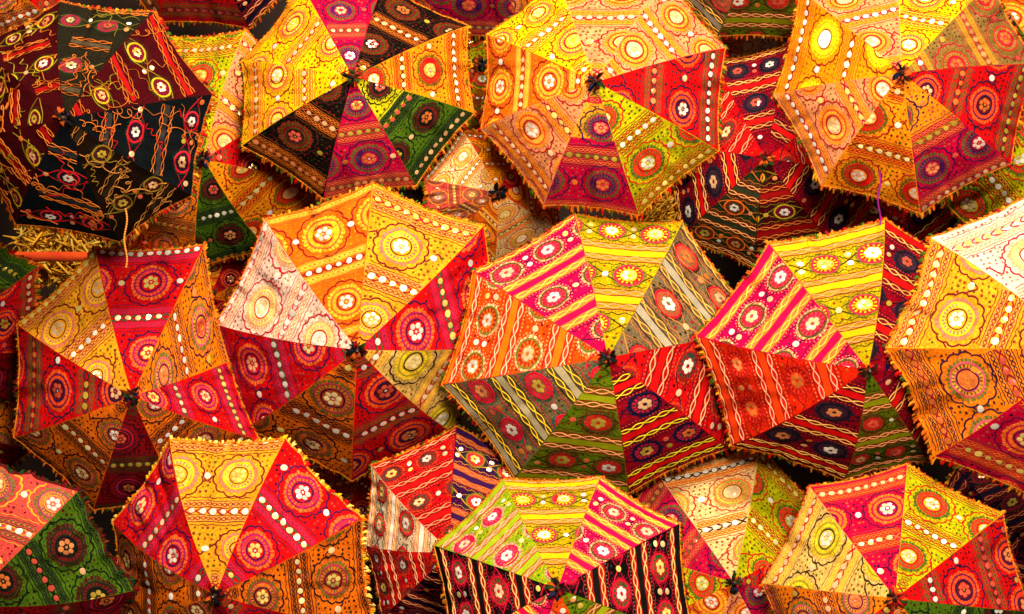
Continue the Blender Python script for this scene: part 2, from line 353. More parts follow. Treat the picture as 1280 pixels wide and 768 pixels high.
    def build(self, name, parent, loc, kind=None):
        if not self.n: self.clear(); return None
        V = np.concatenate(self.V); x, t, h = V[:, 0], V[:, 1], V[:, 2]
        t2 = np.clip(t, 0.035, 0.986); lim = HW * t2 * 0.985; x2 = np.clip(x, -lim, lim)
        out = (x2 != x) | (t2 != t)
        wob = 0.0022 * np.sin(61 * t2 + 37 * x2 + self.i) ; t3 = np.clip(t2 + wob, 0.03, 0.99)
        W = self.can.surf(self.i, x2 / (HW * t2), t3, h)
        faces, cols, mids = [], [], []
        for Fl, Cl, Ml in ((self.F4, self.C4, self.M4), (self.F3, self.C3, self.M3)):
            if Fl:
                Fa = np.concatenate(Fl); keep = ~out[Fa].all(1)
                if keep.any(): faces.append(Fa[keep]); cols.append(np.concatenate(Cl)[keep]); mids.append(np.concatenate(Ml)[keep])
        self.clear()
        if not faces: return None
        used = np.zeros(len(W), bool)
        for f in faces: used[f.ravel()] = True
        idx = np.cumsum(used) - 1; faces = [idx[f] for f in faces]
        o = link_mesh(name, W[used], faces, cols, mids, [M_THREAD, M_MIRROR], parent, loc, smooth=False)
        if kind: o['kind'] = kind
        return o

TINTS = [MIR, MIR, MIR, S(250,232,170), S(250,214,170), S(246,226,120)]
DTINTS = [S(240,150,90), S(226,120,50), S(200,170,60), S(244,190,140), S(226,90,70), MIR]  # warm reflections put into the base colour of mirrors on the cloths below
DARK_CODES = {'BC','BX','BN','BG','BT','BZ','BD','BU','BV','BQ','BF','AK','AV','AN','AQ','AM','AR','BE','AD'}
def mircol(E, k):
    pool = DTINTS if E.dark else TINTS
    c = np.tile(pool[E.rng.randint(len(pool))], (k, 1)) * E.rng.uniform(0.7, 1.0, (k, 1)); return c

def flower(E, x, t, r, asp=1.0, n=6, blaze=False):
    if blaze:
        E.disc([x], [t], 0.46 * r, 0.0030, [S(255,250,236)], n=24, dome=0.0022, mat=1); return  # glare painted as one broad white disc in place of the petals
    a0 = E.rng.uniform(0, 1); a = a0 + np.arange(n) * 2 * np.pi / n
    E.disc(x + 0.27 * r * np.cos(a) , t + 0.27 * r * asp * np.sin(a), 0.135 * r, 0.0026, mircol(E, n), n=8, dome=0.0007, mat=1, tilt=0.10, asp=asp)
    E.disc([x], [t], 0.07 * r, 0.0030, mircol(E, 1) * 0.8, n=6, mat=1)

def medallion_a(E, sch, x, t, r, scal=True, blaze=False):
    base, band, chain, bcord, scord, (s1, s2, rg, inn), dots = sch
    E.ring(x, t, 0.0, 0.84 * r, 0.0011, rg, n=26)
    E.stitches(x, t, 0.86 * r, 1.03 * r, 0.0013, s1, s1 * 0.62 + rg * 0.2, n=56)
    E.ring(x, t, 0.76 * r, 0.85 * r, 0.0016, s2, n=36, hm=0.0008)
    E.stitches(x, t, 0.60 * r, 0.75 * r, 0.0015, s1 * 0.85, rg, n=48)
    E.ring(x, t, 0.52 * r, 0.59 * r, 0.0016, s2 * 0.8, n=32, hm=0.0006)
    E.ring(x, t, 0.0, 0.50 * r, 0.0015, inn, n=20)
    a = np.linspace(0, 2 * np.pi, 44)
    q = 0.50 * r * (1 + 0.025 * np.sin(3 * a + x * 40)); E.ribbon(x + q * np.cos(a), t + q * np.sin(a), 0.0085, 0.0018, scord * 0.7, 0.0016)
    a = np.linspace(0, 2 * np.pi, 34, endpoint=False); E.disc(x + 1.11 * r * np.cos(a), t + 1.11 * r * np.sin(a), 0.0042, 0.0012, s2 * 0.6, n=4)
    if scal:
        k = int(E.rng.randint(12, 16)); a = np.linspace(0, 2 * np.pi, k * 8 + 1)
        q = r * (1.20 + 0.12 * np.abs(np.sin(a * k / 2 + 0.4)) ** 0.8 + 0.03 * np.sin(2 * a + x * 9))
        E.ribbon(x + q * np.cos(a), t + q * np.sin(a), 0.0098, 0.0020, scord * 0.8)
    flower(E, x, t, r, blaze=blaze)

def medallion_b(E, sch, x, t, r):
    base, stripe, braid, line, vine, (s1, rg, dk, inn), dots = sch
    asp = 0.88
    E.ring(x, t, 0.0, 0.80 * r, 0.0011, rg, n=26, asp=asp)
    E.stitches(x, t, 0.82 * r, 1.0 * r, 0.0013, s1, s1 * 0.6, n=36, asp=asp)
    a = np.linspace(0, 2 * np.pi, 40)
    E.ribbon(x + 0.80 * r * np.cos(a), t + asp * 0.80 * r * np.sin(a), 0.013, 0.0018, dk, 0.0012)
    E.stitches(x, t, 0.54 * r, 0.72 * r, 0.0016, rg, inn, n=30, asp=asp)
    E.ring(x, t, 0.0, 0.50 * r, 0.0016, inn, n=18, asp=asp)
    a = np.linspace(0, 2 * np.pi, 30, endpoint=False); E.disc(x + 1.12 * r * np.cos(a), t + 1.12 * asp * r * np.sin(a), 0.0044, 0.0012, s1 * 0.8, n=4)
    n = 6; a0 = E.rng.uniform(0, 1); a = a0 + np.arange(n) * 2 * np.pi / n
    E.disc(x + 0.27 * r * np.cos(a), t + 0.27 * r * asp * np.sin(a), 0.165 * r, 0.0028, mircol(E, n), n=8, dome=0.0007, mat=1, tilt=0.10, asp=asp)

def dots_fill(E, cols, avoid, bands, sp=0.034, r=0.0082):
    T = np.arange(0.08, 0.98, sp); P = []
    for k, t in enumerate(T):
        x = np.arange(-HW * t, HW * t, sp) + (k % 2) * sp / 2
        P.append(np.stack([x, np.full_like(x, t)], 1))
    P = np.concatenate(P); P = P + E.rng.uniform(-0.007, 0.007, P.shape)
    keep = np.abs(P[:, 0]) < HW * P[:, 1] - 0.012
    for (x, t, q) in avoid: keep &= np.hypot(P[:, 0] - x, P[:, 1] - t) > q
    for (t0, t1) in bands: keep &= (P[:, 1] < t0 - 0.008) | (P[:, 1] > t1 + 0.008)
    P = P[keep]
    if not len(P): return
    c = np.array(cols)[E.rng.randint(0, len(cols), len(P))]
    E.disc(P[:, 0], P[:, 1], r * E.rng.uniform(0.7, 1.2, len(P)), 0.0010, c * 0.45, n=6, dome=0.0006)

def panel_a(can, i, code, b, rng, par, loc, blaze=False):
    sch = A[code]; base, band, chain, bcord, scord, med, dots = sch
    E = Emb(can, i, rng, code in DARK_CODES); per = 0.47; mo = rng.uniform(-0.13, 0.13)
    ts = [b + per * k for k in range(-2, 3)]; avoid, bands = [], []
    for t in ts:
        if not 0.06 < t < 1.04: continue
        m = HW * min(t, 1) * 1.02; n = max(12, int(m * 2 / 0.006)); x = np.linspace(-m, m, n)
        bands.append((t - 0.088, t + 0.088))
        E.strip(t - 0.066, t - 0.026, band, 0.0007); E.strip(t + 0.026, t + 0.066, band, 0.0007)
        for sg in (-1, 1):
            for q in (0, np.pi):
                E.ribbon(x, t + sg * 0.046 + 0.010 * np.sin(x * 2 * np.pi / 0.060 + q), 0.0068, 0.0012, chain * 0.85, 0.0009)
            for o in (0.026, 0.067): E.ribbon(x[::3], np.full(len(x[::3]), t + sg * o), 0.0056, 0.0012, chain * 0.55, 0.0009)
            xd = np.arange(-m, m, 0.030); E.disc(xd, np.full(len(xd), t + sg * 0.046), 0.0042, 0.0014, scord * 0.8, n=5)
        for sg in (-1, 1): E.ribbon(x, t + sg * (0.084 + 0.007 * np.abs(((x / 0.026) % 2) - 1)), 0.0052, 0.0010, scord * 0.6 + chain * 0.2, 0.0009)
        E.ribbon(x, t + 0.017 * np.sin(x * np.pi / 0.060), 0.0098, 0.0018, bcord * 0.75); E.ribbon(x, t - 0.017 * np.sin(x * np.pi / 0.060), 0.0098, 0.0018, bcord * 0.75)
        E.build('bead_band', par, loc)
        xb = np.arange(-m + 0.015, m, 0.060) + 0.03 - 0.0; xb = xb[np.abs(xb) < HW * t - 0.02]
        if len(xb): E.disc(xb, t + rng.uniform(-0.003, 0.003, len(xb)), 0.0192 * rng.uniform(0.85, 1.1, len(xb)), 0.0020, mircol(E, len(xb)), n=9, dome=0.0012, mat=1, tilt=0.10)
        o = E.build('mirror_row', par, loc)
        if o: o['kind'] = 'stuff'
    for k, t in enumerate(ts):
        tm = t + per / 2 + rng.uniform(-0.012, 0.012)
        if not 0.10 < tm < 1.10: continue
        r = 0.118 if tm > 0.35 else 0.10
        sx = rng.uniform(0.33, 0.40); xs = np.array([-2, -1, 0, 1, 2]) * sx + (0.0 if tm > 0.5 else 0.03) + mo + ((k % 2) * 0.10 if tm > 0.4 else 0)
        for xm in xs:
            if abs(xm) - r * 0.9 > HW * min(tm, 1): continue
            medallion_a(E, sch, xm, tm, r * rng.uniform(0.93, 1.07), blaze=blaze and tm > 0.5 and abs(xm) < 0.15); E.build('medallion', par, loc)
            avoid.append((xm, tm, r * 1.34))
        if tm < 1.0:
            m = HW * tm * 1.0; x = np.linspace(-m, m, 90)
            ok = np.ones(90, bool)
            y = tm + 0.030 * np.sin(x * 2 * np.pi / 0.13 + mo * 20) + 0.008 * np.sin(x * 90)
            for xm in xs: ok &= np.abs(x - xm) > r * 1.2
            for seg in np.split(np.arange(90), np.where(np.diff(ok.astype(int)) != 0)[0] + 1):
                if len(seg) > 4 and ok[seg[0]]: E.ribbon(x[seg], y[seg], 0.0092, 0.0018, scord * 0.8); E.build('vine_cord', par, loc)
            xb = (xs[:-1] + xs[1:]) / 2; xb = xb[np.abs(xb) < HW * tm - 0.03]
            if len(xb):
                for q in xb: E.disc([q], [tm], 0.021, 0.0022, mircol(E, 1), n=9, dome=0.0012, mat=1, tilt=0.1); E.build('mirror', par, loc)
                avoid += [(q, tm, 0.032) for q in xb]
    dots_fill(E, dots, avoid, bands); E.build('stitched_dots', par, loc, 'stuff')

def panel_b(can, i, code, b, rng, par, loc, wild=False):
    sch = B[code]; base, stripe, braid, line, vine, med, dots = sch
    E = Emb(can, i, rng, code in DARK_CODES); per = 0.40 if wild else 0.345; mo = rng.uniform(-0.07, 0.07); avoid, bands = [], []
    ts = [b + per * k for k in range(-3, 4)]; slope = rng.uniform(-0.45, 0.45) if wild else 0.0
    for t in ts:
        if not 0.07 < t < 1.06: continue
        m = HW * min(t + 0.05, 1) * 1.02; n = max(14, int(m * 2 / 0.007)); x = np.linspace(-m, m, n)
        bands.append((t - 0.094, t + 0.094))
        if wild: x = x * rng.uniform(0.55, 0.95) + rng.uniform(-0.25, 0.25) * m; E.ribbon(x, t + slope * x, 0.034, 0.0004, stripe, 0.0008)
        else: E.strip(t - 0.026, t + 0.026, stripe, 0.0007)
        for sg in (-1, 1):
            if not wild: E.strip(t + sg * 0.047 - 0.019, t + sg * 0.047 + 0.019, line * 0.5 + base * 0.5, 0.0006)
        E.build('cloth_stripe', par, loc)
        for sg in (-1, 1):
            lam = 0.165; amp = 0.0140
            for q in (0, np.pi):
                wv = np.sin(x * 2 * np.pi / lam + q + sg) 
                E.ribbon(x, t + slope * x + sg * (0.036 if wild else 0.047) + amp * wv * (0.8 if wild else 1) + (0.006 * np.sin(x * 8 + t * 30) if wild else 0.003 * np.sin(x * 21)), 0.0048 if wild else 0.0068, 0.0026, braid, 0.0012)
            for o in (() if wild else (0.026, 0.068)): E.ribbon(x[::3], np.full(len(x[::3]), t + sg * o), 0.0065, 0.0012, line * 0.6, 0.0009)
            if not wild:
                xd = np.arange(-m, m, 0.021); E.disc(xd, t + sg * 0.081 + rng.uniform(-.002, .002, len(xd)), 0.0050, 0.0012, dots[0] * 0.7 + braid * 0.15, n=4)
                E.ribbon(x, t + sg * (0.094 + 0.006 * np.sin(x * 2 * np.pi / 0.07)), 0.0046, 0.0010, vine * 0.7, 0.0009)
            E.build('braid', par, loc)
    for k, t in enumerate(ts):
        tm = t + per / 2
        if not 0.10 < tm < 1.07: continue
        r = 0.098 if tm > 0.3 else 0.08
        if wild: r *= 0.82
        xs = np.arange(-4, 5) * 0.275 + mo + (k % 2) * 0.1375
        for xm in xs:
            if abs(xm) - r * 0.8 > HW * min(tm, 1): continue
            medallion_b(E, sch, xm, tm + rng.uniform(-0.006, 0.006), r * rng.uniform(0.93, 1.07)); E.build('medallion', par, loc)
            avoid.append((xm, tm, r * 1.12))
        m = HW * tm; x = np.linspace(-m, m, 80)
        for sg in (-1, 1):
            y = tm + sg * 0.060 * np.cos((x - mo - (k % 2) * 0.1375) * np.pi / 0.275) * (-1 if k % 3 else 1)
            E.ribbon(x, y, 0.0074 if sg == 1 else 0.005, 0.0016, vine * (0.85 if sg == 1 else 0.6), 0.0009); E.build('vine_cord', par, loc)
        xb = (xs[:-1] + xs[1:]) / 2
        for dy in ((-0.03, 0.035) if k % 2 else (0.0,)):
            xx = xb[np.abs(xb) < HW * (tm + dy) - 0.03]
            if len(xx):
                for q in xx: E.disc([q], [tm + dy], 0.0185, 0.0022, mircol(E, 1), n=9, dome=0.0012, mat=1, tilt=0.1); E.build('mirror', par, loc)
                avoid += [(q, tm + dy, 0.03) for q in xx]
    if wild:                                            # loose gold cording in loops
        for q in range(9):
            t0 = rng.uniform(0.22, 0.95); x0 = rng.uniform(-0.8, 0.8) * HW * t0; th = rng.uniform(0, 6.28)
            u_ = np.linspace(0, 1, 90); dx, dt = math.cos(th), math.sin(th); ln = rng.uniform(0.16, 0.40)
            kk = rng.uniform(2, 4.5); am = rng.uniform(0.012, 0.024)
            u = (u_ - 0.5) * ln + (am * 1.5 if q % 3 == 0 else 0.004) * np.sin(u_ * kk * 6.28); v = am * np.cos(u_ * kk * 6.28) + 0.03 * np.sin(u_ * 4 + th)
            c = (braid, braid * 0.7, vine)[q % 3]
            E.ribbon(x0 + dx * u - dt * v, t0 + dt * u + dx * v, 0.0046, 0.0030, c, 0.0020); E.build('loose_cord', par, loc)
    if not wild: dots_fill(E, dots, avoid, bands, sp=0.040, r=0.0084); E.build('stitched_dots', par, loc, 'stuff')

NS, NT = 22, 34
def base_panel(can, i, color, rng, par, loc, inner=None):
    s = np.linspace(-1, 1, NS + 1); t = np.linspace(0.0, 1.0, NT + 1); t[0] = 0.012
    Sg, T = np.meshgrid(s, t, indexing='ij')
    P = can.pt(i, Sg.ravel(), T.ravel())
    k = NT + 1; a, b = np.meshgrid(np.arange(NS), np.arange(NT), indexing='ij'); q = (a * k + b).ravel()
    Fq = np.stack([q, q + 1, q + k + 1, q + k], 1)
    off = rng.uniform(0, 9, 2)
    C = np.tile(color, (len(Fq), 1))
    if inner: C[t[b.ravel()] < inner[0]] = inner[1]
    wv = np.stack([Sg.ravel() * HW * T.ravel() + off[0], T.ravel() + off[1], np.zeros(T.size)], 1)
    return link_mesh('panel', P, [Fq], [C], None, [M_CLOTH], par, loc, True, wv)

G = np.array([0, 0, -1.0])
FR_COL = [GOLD, S(240,150,40), ORG, S(230,110,24), S(214,84,16), RED, GRN, S(90,100,16), S(150,20,20), MAR, S(200,120,30)]
def rim_trim(can, i, rng, par, loc, pip, fringe_cols):
    s = np.linspace(-1, 1, 26); t = np.ones(26)
    P = can.pt(i, s, t)
    bag = Bag(); V, Fq = tube(P, 0.0027, 5); bag.add(V, Fq, pip); bag.build('rim_piping', [M_THREAD], par, loc)
    bag = Bag()
    def strand(s0, c, ln, r, spread, g):
        p, p2, pe = (can.pt(i, np.array([q]), np.array([w]))[0] for q, w in ((s0, 1.0), (s0, 0.96), (s0 + 0.02, 1.0)))
        out = p - p2; out /= np.linalg.norm(out); tang = pe - p; tang /= np.linalg.norm(tang) + 1e-9
        d = out * rng.uniform(0.7, 1.0) + tang * rng.uniform(-spread, spread) + G * rng.uniform(0.0, g) + can.a * rng.uniform(-0.35, 0.15)
        d /= np.linalg.norm(d)
        path = np.stack([p - out * 0.002, p + d * ln * 0.5, p + d * ln * 0.9 + G * ln * rng.uniform(0.05, 0.3)])
        V, Fq = tube(path, [r, r * 1.25, r * 0.5], 4); bag.add(V, Fq, c)
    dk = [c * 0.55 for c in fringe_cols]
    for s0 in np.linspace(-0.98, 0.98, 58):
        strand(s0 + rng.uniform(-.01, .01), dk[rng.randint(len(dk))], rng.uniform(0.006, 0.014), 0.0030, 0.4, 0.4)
    n = int(rng.randint(15, 20))
    for s0 in np.linspace(-0.96, 0.96, n):
        if rng.rand() < 0.12: continue
        s0 += rng.uniform(-0.03, 0.03); c = fringe_cols[rng.randint(len(fringe_cols))]; ln = rng.uniform(0.012, 0.023)
        for _ in range(4): strand(s0 + rng.uniform(-.012, .012), c * rng.uniform(0.8, 1.1), ln * rng.uniform(0.8, 1.1), 0.0034, 0.14, 0.35)
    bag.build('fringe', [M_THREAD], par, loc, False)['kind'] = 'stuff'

def crown(can, rng, par, loc, cols):
    a, e1, e2 = can.a, can.e1, can.e2
    z = np.array([-0.01, 0.004, 0.010, 0.018, 0.026, 0.031]); r = np.array([0.010, 0.009, 0.006, 0.005, 0.007, 0.002])
    bag = Bag(); V, Fq = tube(can.Ap + z[:, None] * a, r, 10); bag.add(V, Fq); bag.build('ferrule', [M_STEEL], par, loc)
    bag = Bag()
    for k in range(30):
        th = rng.uniform(0, 6.28); d = math.cos(th) * e1 + math.sin(th) * e2; w = -math.sin(th) * e1 + math.cos(th) * e2
        ln = rng.uniform(0.010, 0.030); lift = rng.uniform(0.1, 1.0); wd = rng.uniform(0.004, 0.008)
        u = np.linspace(0, 1, 5)
        mid = can.Ap + d * 0.006 + a * 0.006 + u[:, None] * ln * d + (np.sin(u * 2.6) * ln * 0.75 * lift - 0.25 * u * ln * (1 - lift))[:, None] * a + (rng.uniform(-.5, .5) * ln * u * u)[:, None] * w
        tw = rng.uniform(-0.8, 0.8); ww = (math.cos(tw) * w + math.sin(tw) * a)
        hw = wd * np.sin(0.5 + u * 2.2)[:, None]
        V = np.concatenate([mid - ww * hw, mid + ww * hw]); j = np.arange(4)
        bag.add(V, np.stack([j, j + 1, j + 6, j + 5], 1), cols[rng.randint(len(cols))] * rng.uniform(0.7, 1.1))
    bag.build('crown_ruffle', [M_THREAD], par, loc)

def stick(can, rng, par, loc):
    a = can.a; R = can.R; t = np.linspace(0.03, 1.0, 14)
    for i in range(8):
        bag = Bag(); P = can.rib(i, t) - a * 0.006; V, Fq = tube(P, 0.0022, 4); bag.add(V, Fq); bag.build('rib', [M_STEEL], par, loc)
    end = can.Ap - a * R * 1.15
    bag = Bag(); V, Fq = tube(np.stack([can.Ap - a * 0.004, can.Ap - a * R * 0.6, end]), 0.0055, 8); bag.add(V, Fq); bag.build('shaft', [M_STEEL], par, loc)
    th = np.linspace(0, math.pi * 1.05, 14); rr = 0.032
    hook = end - a * 0.07 + (-np.sin(th)[:, None] * rr) * a + ((1 - np.cos(th))[:, None] * rr) * can.e2
    path = np.concatenate([[end + a * 0.012], [end - a * 0.03], hook])
    bag = Bag(); V, Fq = tube(path, 0.010, 8); bag.add(V, Fq); bag.build('handle', [M_WOOD], par, loc)

DARKR = [S(16,14,10), S(24,50,20), S(40,10,14), S(10,10,12), S(120,10,20), S(190,80,20), S(20,30,60)]
REDR = [S(190,20,20), S(120,10,20), S(30,20,14), S(214,90,20), S(40,60,24)]
def umbrella(u, seed):
    Ap, fr, R, tips, cost = fit(u['apex'], u['Y'], u['c'], u.get('tilt', (0.0, -0.35)), u.get('wt', 0.35))
    can = Canopy(Ap, fr, R, tips, seed); rng = np.random.RandomState(seed + 77)
    root = bpy.data.objects.new('umbrella', None); COL.objects.link(root); root.empty_display_size = 0.1
    root.location = tuple(Ap); root['label'] = u['label']; root['category'] = 'umbrella'; root['group'] = 'embroidered umbrellas piled over one another'
    print('UMB %-6s R=%.3f a=(%.2f %.2f %.2f) cost=%.1f' % (u['n'], R, *can.a, cost))
    for i in range(8):
        p = u['p'][i]; p = p if isinstance(p, tuple) else (p, None)
        code, b, inner = p if len(p) == 3 else (*p, None)
        fam = A if code[0] == 'A' else B
        po = base_panel(can, i, fam[code][0], rng, root, Ap, inner)
        g = can.pt(i, np.array([-1, 0, 1, 0, -1, 1, 0.0]), np.array([1, 1, 1, .5, .5, .5, 0.05]))
        uvp = np.array([project(q) for q in g])
        if uvp[:, 0].max() < -60 or uvp[:, 0].min() > 1340 or uvp[:, 1].max() < -60 or uvp[:, 1].min() > 828: continue
        prng = np.random.RandomState(seed * 8 + i)
        if fam is A: panel_a(can, i, code, b if b else prng.uniform(0.38, 0.6), prng, po, Ap, (u['n'], i) == ('U4', 7))
        else: panel_b(can, i, code, b if b else prng.uniform(0.56, 0.72), prng, po, Ap, u.get('wild', False))
        rim_trim(can, i, rng, root, Ap, u.get('pip', S(222,132,30)), u.get('fr', FR_COL))
    crown(can, rng, root, Ap, u.get('ruf', DARKR)); stick(can, rng, root, Ap)
    return root, can

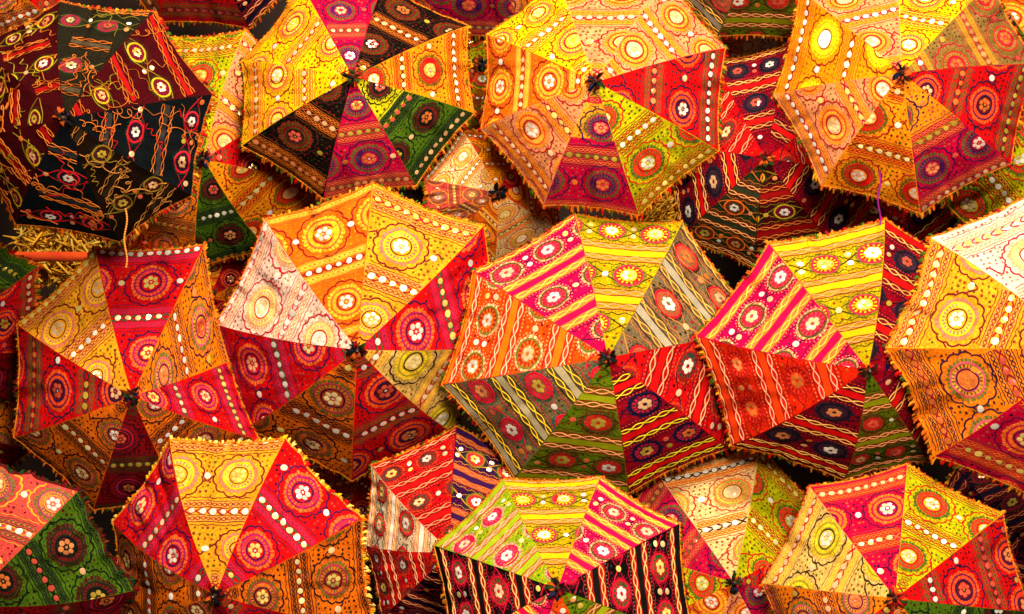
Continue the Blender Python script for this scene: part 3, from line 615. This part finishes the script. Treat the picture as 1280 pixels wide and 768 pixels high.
_ = None
UM = [
 dict(n='U1', apex=(82,148), Y=4.60, c=[(75,2),(192,15),(266,118),(240,245),(150,303),(20,281),_,(-25,55)], tilt=(0,-0.15), wild=True, pip=S(170,84,30),
      p=[('BD',.62),('BU',.50),('BV',.70),('BQ',.55),('BV',.66),('BU',.6),('BU',.44),('BU',.68)], label='darkest umbrella, black, navy and maroon panels covered in loose gold cord'),
 dict(n='U2', apex=(441,97), Y=5.10, c=[(377,-18),(480,-20),(585,32),(593,142),(520,233),(404,249),(302,183),(302,76)], ruf=REDR,
      p=[('AM',.43),('AK',.57),('AE',.38),('AN',.45,(.44,LIME)),('AM',.45),('AK',.42),('AY',.38),('AY',.55)], label='umbrella with two black panels, two bright yellow panels and a green one'),
 dict(n='U3', apex=(745,103), Y=4.85, c=[(608,43),(697,-27),(835,-28),(907,60),(899,189),(799,270),(680,257),(601,162)],
      p=[('AY',.6),('AP',.55),('AP',.6),('AR',.42),('AL',.47),('AM',.55,(.40,GOLD)),('AP',.40),('AO',.6)], label='umbrella with peach, yellow, red, lime and magenta panels above the pink and orange braided one'),
 dict(n='U4', apex=(1128,92), Y=4.75, c=[(1000,-12),(1122,-42),(1240,-22),(1297,80),(1264,205),(1151,268),(1026,232),(967,119)],
      p=[('AP',.55),('AY',.48),('AD',.62),('AR',.43),('AM',.5,(.50,S(245,140,20))),('AE',.6),('AP',.42),('AH',.42)], label='umbrella with a golden panel bearing one big mirror flower painted blazing white'),
 dict(n='U5', apex=(165,495), Y=4.98, c=[(119,310),(255,306),(286,452),_,_,(117,638),(17,547),(21,405)],
      p=[('AF',.5),('AQ',.55),('AF',.4),('AB',.4),('AV',.55),('AB',.55),('AR',.35),('AG',.5)], label='umbrella with a red top panel between two orange ones, under the darkest umbrella'),
 dict(n='U6', apex=(447,437), Y=5.0, c=[(331,274),(466,228),(605,282),_,(565,541),(440,602),(306,537),(269,405)],
      p=[('AO',.55),('AG',.44),('AF',.6),('AT',.6),('AR',.6),('AB',.6),('AF',.55),('AW',.5)], label='umbrella with one white panel beside a large orange panel'),
 dict(n='U7', apex=(760,447), Y=4.85, c=[(591,339),(718,267),(853,278),(958,408),(911,561),(786,617),(643,598),(552,481)],
      p=[('BM',.69),('BY',.72),('BG',.68),('BR',.66),('BX',.55),('BN',.62),('BT',.62),('BO',.64)], label='braid-striped umbrella with two grey panels, magenta, orange and olive ones'),
 dict(n='U8', apex=(1085,462), Y=4.72, c=[(870,420),(961,304),(1106,274),_,_,(1160,577),(1055,600),(914,557)], ruf=REDR,
      p=[('BM',.62),('BY',.6),('BC',.62),'BX','BC',('BN',.6),('BC',.55),('BE',.6)], label='braid-striped umbrella with yellow, magenta and red-orange panels, no grey, below the golden-panelled umbrella'),
 dict(n='U9', apex=(1352,436), Y=4.55, c=[(1163,297),(1300,236),_,_,_,(1312,634),(1167,571),(1107,435)],
      p=[('AW',.86),'AR','AQ','AF','AR',('AJ',.86),('AQ',.42),('AG',.45)], label='umbrella with golden and orange panels and a pinkish white striped panel, crown out of sight'),
 dict(n='U10', apex=(270,743), Y=4.55, c=[(212,549),(357,548),(453,648),_,_,_,_,(141,652)],
      p=[('AG',.53),('AF',.63),('AB',.55),'AR','AV','AB',('AB',.6),('AF',.63)], label='umbrella with one golden panel between two red ones, yellow fringe along its top', fr=[YEL, GOLD, S(250,200,80), RED, S(250,220,120), ORG]),
 dict(n='U11', apex=(564,690), Y=5.02, c=[(464,581),(571,533),_,_,_,_,(478,772),(456,682)],
      p=[('BR',.66),('BP',.62),'BZ','BR','BP',('BZ',.6),('BR',.7),('BW',.64)], label='braid-striped umbrella with red, purple and cream white panels, half hidden'),
 dict(n='U12', apex=(697,736), Y=4.50, c=[(628,599),(751,596),(850,655),(868,800),_,_,(563,812),(542,682)],
      p=[('BY',.60),('BM',.60),('BK',.62),'BN','BO','BM',('BK',.62),('BL',.62)], label='braid-striped umbrella with black, lime green, yellow and magenta panels'),
 dict(n='U13', apex=(917,728), Y=5.0, c=[(818,588),(949,556),(1045,652),_,_,_,_,_], wt=0.2,
      p=[('AC',.43),('AL',.46),'AR','AM','AP','AO','AL','AM'], label='umbrella with cream and lime yellow panels tucked behind the black-panelled braided one'),
 dict(n='U14', apex=(1119,748), Y=4.58, c=[(1012,608),(1134,580),(1254,642),(1290,765),_,_,_,(952,729)], ruf=REDR,
      p=[('AJ',.43),('AL',.55),('AR',.74),'AN','AQ','AR',('AQ',.5),('AT',.43)], label='umbrella with tan, magenta, lime and red panels, mirrors along its tan rim'),
 dict(n='U15', apex=(-45,757), Y=4.55, c=[(-40,565),(98,613),(168,738),_,_,_,_,_], wt=0.2,
      p=[('AI',.62),('AN',.55),('AV',.6),'AR','AQ','AN','AQ','AV'], label='umbrella with a dusty pink panel next to a dark green panel', pip=MAR, fr=[MAR, BRN, S(60,30,10), DGRN]),
 dict(n='U16', apex=(-77,426), Y=5.28, c=[_,_,(48,333),(46,440),_,_,_,(-110,270)], wt=0.15,
      p=['AN','AN','AR','AV','AR','AN','AQ','AN'], label='umbrella with dark green and red panels poking out beside the straw'),
 dict(n='U17', apex=(255,199), Y=5.42, c=[(307,38),_,_,(336,314),(246,336),(158,318),_,(205,46)],
      p=['AP','AR',('AE',.5),('AN',.5),('AQ',.6),'AO','AL',('AL',.86)], label='umbrella with lime, orange and green panels hidden behind the darkest one'),
 dict(n='U18', apex=(243,-112), Y=5.45, c=[_,_,_,(312,36),(196,28),_,_,_], wt=0.15,
      p=['AY','AK','BZ',('AR',.86),'AR','AQ','AN','AM'], label='umbrella showing one red panel with a golden hanging fringe') ,
 dict(n='U19', apex=(600,-95), Y=5.55, c=[_,_,_,(660,52),(548,46),_,_,_], wt=0.15,
      p=['AY','AK','AQ',('AM',.9),'AM','AF','AN','AM'], label='umbrella showing one magenta panel between the black-panelled and peach ones'),
 dict(n='U20', apex=(622,241), Y=5.28, c=[(530,224),(578,163),_,_,(700,290),(618,334),(570,286),_], wt=0.2,
      p=[('AC',.5),'AE','AR','AO','AC','AO','AI','AI'], label='small pale umbrella of cream, pink and orange panels in a gap'),
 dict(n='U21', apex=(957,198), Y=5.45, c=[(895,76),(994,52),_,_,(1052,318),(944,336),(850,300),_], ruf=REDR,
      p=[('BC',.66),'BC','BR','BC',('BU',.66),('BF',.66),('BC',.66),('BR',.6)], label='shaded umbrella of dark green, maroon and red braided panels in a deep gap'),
 dict(n='U22', apex=(962,-118), Y=5.25, c=[_,_,_,(1015,52),(897,46),_,_,_], wt=0.12,
      p=['BY','BN','BN',('BN',.5),'BG','BN','BO','BN'], label='umbrella showing one olive green panel with two red flowers'),
 dict(n='U23', apex=(1345,160), Y=5.42, c=[_,_,_,_,(1240,330),(1160,235),_,_], wt=0.12,
      p=['AL','AY','AR','AQ',('AL',.62),'AL','AN','AO'], label='lime yellow umbrella panel with black chain band showing beside the pinkish white striped panel'),
 dict(n='U26', apex=(930,20), Y=5.98, c=[_,_,_,(1005,84),(925,112),_,_,_], wt=0.12,
      p=['AP','AW','AP',('AW',.6),'AP','AP','AW','AP'], label='pale peach umbrella edge peeping out under the olive green panel'),
 dict(n='U27', apex=(1118,205), Y=5.72, c=[_,_,_,_,(1145,345),(1020,300),_,_], wt=0.12,
      p=['BC','BR','BU','BC',('BR',.62),('BC',.6),'BC','BR'], label='red and maroon braided wedge of cloth above the yellow braided panel'),
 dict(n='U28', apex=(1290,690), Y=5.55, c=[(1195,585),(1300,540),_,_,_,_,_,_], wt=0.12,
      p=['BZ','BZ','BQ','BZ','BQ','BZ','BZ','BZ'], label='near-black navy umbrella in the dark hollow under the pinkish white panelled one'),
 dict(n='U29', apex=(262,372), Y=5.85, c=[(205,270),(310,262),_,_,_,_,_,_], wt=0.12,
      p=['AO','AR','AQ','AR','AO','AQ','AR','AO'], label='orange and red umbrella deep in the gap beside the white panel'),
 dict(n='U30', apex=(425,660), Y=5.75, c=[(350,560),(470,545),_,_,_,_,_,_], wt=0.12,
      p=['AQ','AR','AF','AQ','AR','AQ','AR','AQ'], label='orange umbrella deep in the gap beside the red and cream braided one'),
 dict(n='U31', apex=(600,80), Y=5.95, c=[(540,-20),(660,-20),_,_,_,_,_,_], wt=0.12,
      p=['AL','AY','AL','AE','AL','AR','AY','AL'], label='lime and yellow umbrella deep in the slit beside the peach-panelled one'),
 dict(n='U24', apex=(-50,-85), Y=5.35, c=[_,_,(100,-70),(70,30),(-20,70),_,_,_], wt=0.15,
      p=['AQ','AQ','AR',('AQ',.35),'AQ','AQ','AQ','AQ'], label='orange umbrella panel with a black flower beyond the darkest umbrella'),
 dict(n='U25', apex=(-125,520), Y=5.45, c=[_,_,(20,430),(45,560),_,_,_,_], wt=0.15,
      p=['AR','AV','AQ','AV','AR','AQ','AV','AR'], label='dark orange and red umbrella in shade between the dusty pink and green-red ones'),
]
CANS, ROOTS = {}, {}
for k, u in enumerate(UM):
    r, c = umbrella(u, 100 + k * 7); CANS[u['n']] = c; ROOTS[u['n']] = r

# ------------------------------------------------------------------ backing: plastered bank, straw, painted rail
def box(name, x0, x1, y0, y1, z0, z1, mat, parent=None):
    V = np.array([[x, y, z] for x in (x0, x1) for y in (y0, y1) for z in (z0, z1)], float)
    Fq = np.array([[0,1,3,2],[4,6,7,5],[0,4,5,1],[2,3,7,6],[0,2,6,4],[1,5,7,3]])
    return link_mesh(name, V, [Fq], None, None, [mat], parent, (0, 0, 0), False)
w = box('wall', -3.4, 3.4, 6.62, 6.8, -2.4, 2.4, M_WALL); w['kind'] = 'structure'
rs = np.random.RandomState(5); bag = Bag()
for (px, py), Y, (wx, wz), num in (((80, 315), 5.85, (0.17, 0.10), 900), ((835, 250), 5.75, (0.09, 0.09), 420)):
    c0 = unproject((px, py), Y)
    for _k in range(num):
        p = c0 + np.array([rs.uniform(-wx, wx), rs.uniform(0.0, 0.14), rs.uniform(-wz, wz)])
        d = rs.normal(size=3) * (1, 0.35, 1); d /= np.linalg.norm(d); ln = rs.uniform(0.04, 0.11)
        bend = rs.normal(size=3) * 0.025
        V, Fq = tube(np.stack([p - d * ln / 2, p + bend * 0.5, p + d * ln / 2 + bend * (1, 0.3, 1)]), [0.003, 0.0055, 0.002], 4)
        bag.add(V, Fq, (S(250,190,60), S(252,210,90), S(220,150,40), S(248,180,40))[rs.randint(4)] * rs.uniform(0.6, 1.05))
st = bag.build('straw', [M_THREAD], None, (0, 0, 0), False)
st['kind'] = 'stuff'; st['label'] = 'tangled golden straw packed behind the umbrellas'; st['category'] = 'straw'
q0, q1 = unproject((20, 321), 5.6), unproject((128, 327), 5.6)
bar = box('wooden_rail', q0[0] - 0.5, q1[0] + 0.3, 5.6, 5.63, q0[2] - 0.017, q0[2] + 0.017, M_BAR)
bar['label'] = 'orange painted wooden rail in front of the straw'; bar['category'] = 'rail'

def bead_string(n, start, end, c, beads):
    can = CANS[n]; Y = can.Ap[1] - 0.02; p0, p1 = unproject(start, Y), unproject(end, Y)
    # hang just in front of whatever cloth lies behind
    u = np.linspace(0, 1, 24)[:, None]; P = p0 * (1 - u) + p1 * u; P[:, 0] += 0.004 * np.sin(u[:, 0] * 9)
    root = ROOTS[n]; loc = np.array(root.location)
    bag = Bag(); V, Fq = tube(P, 0.0022 if beads else 0.0028, 5); bag.add(V, Fq, c)
    if beads:
        for q in P[::1]:
            z = np.array([-1, -.6, 0, .6, 1]) * 0.0031; V, Fq = tube(q + z[:, None] * (0, 0, 1), np.array([.2, .8, 1, .8, .2]) * 0.0031, 6); bag.add(V, Fq, c * 0.95)
    bag.build('bead_string' if beads else 'loose_thread', [M_THREAD], root, loc)
bead_string('U1', (157, 262), (157, 334), S(226,140,60), True)
bead_string('U4', (1099, 214), (1099, 282), S(130,20,120), False)
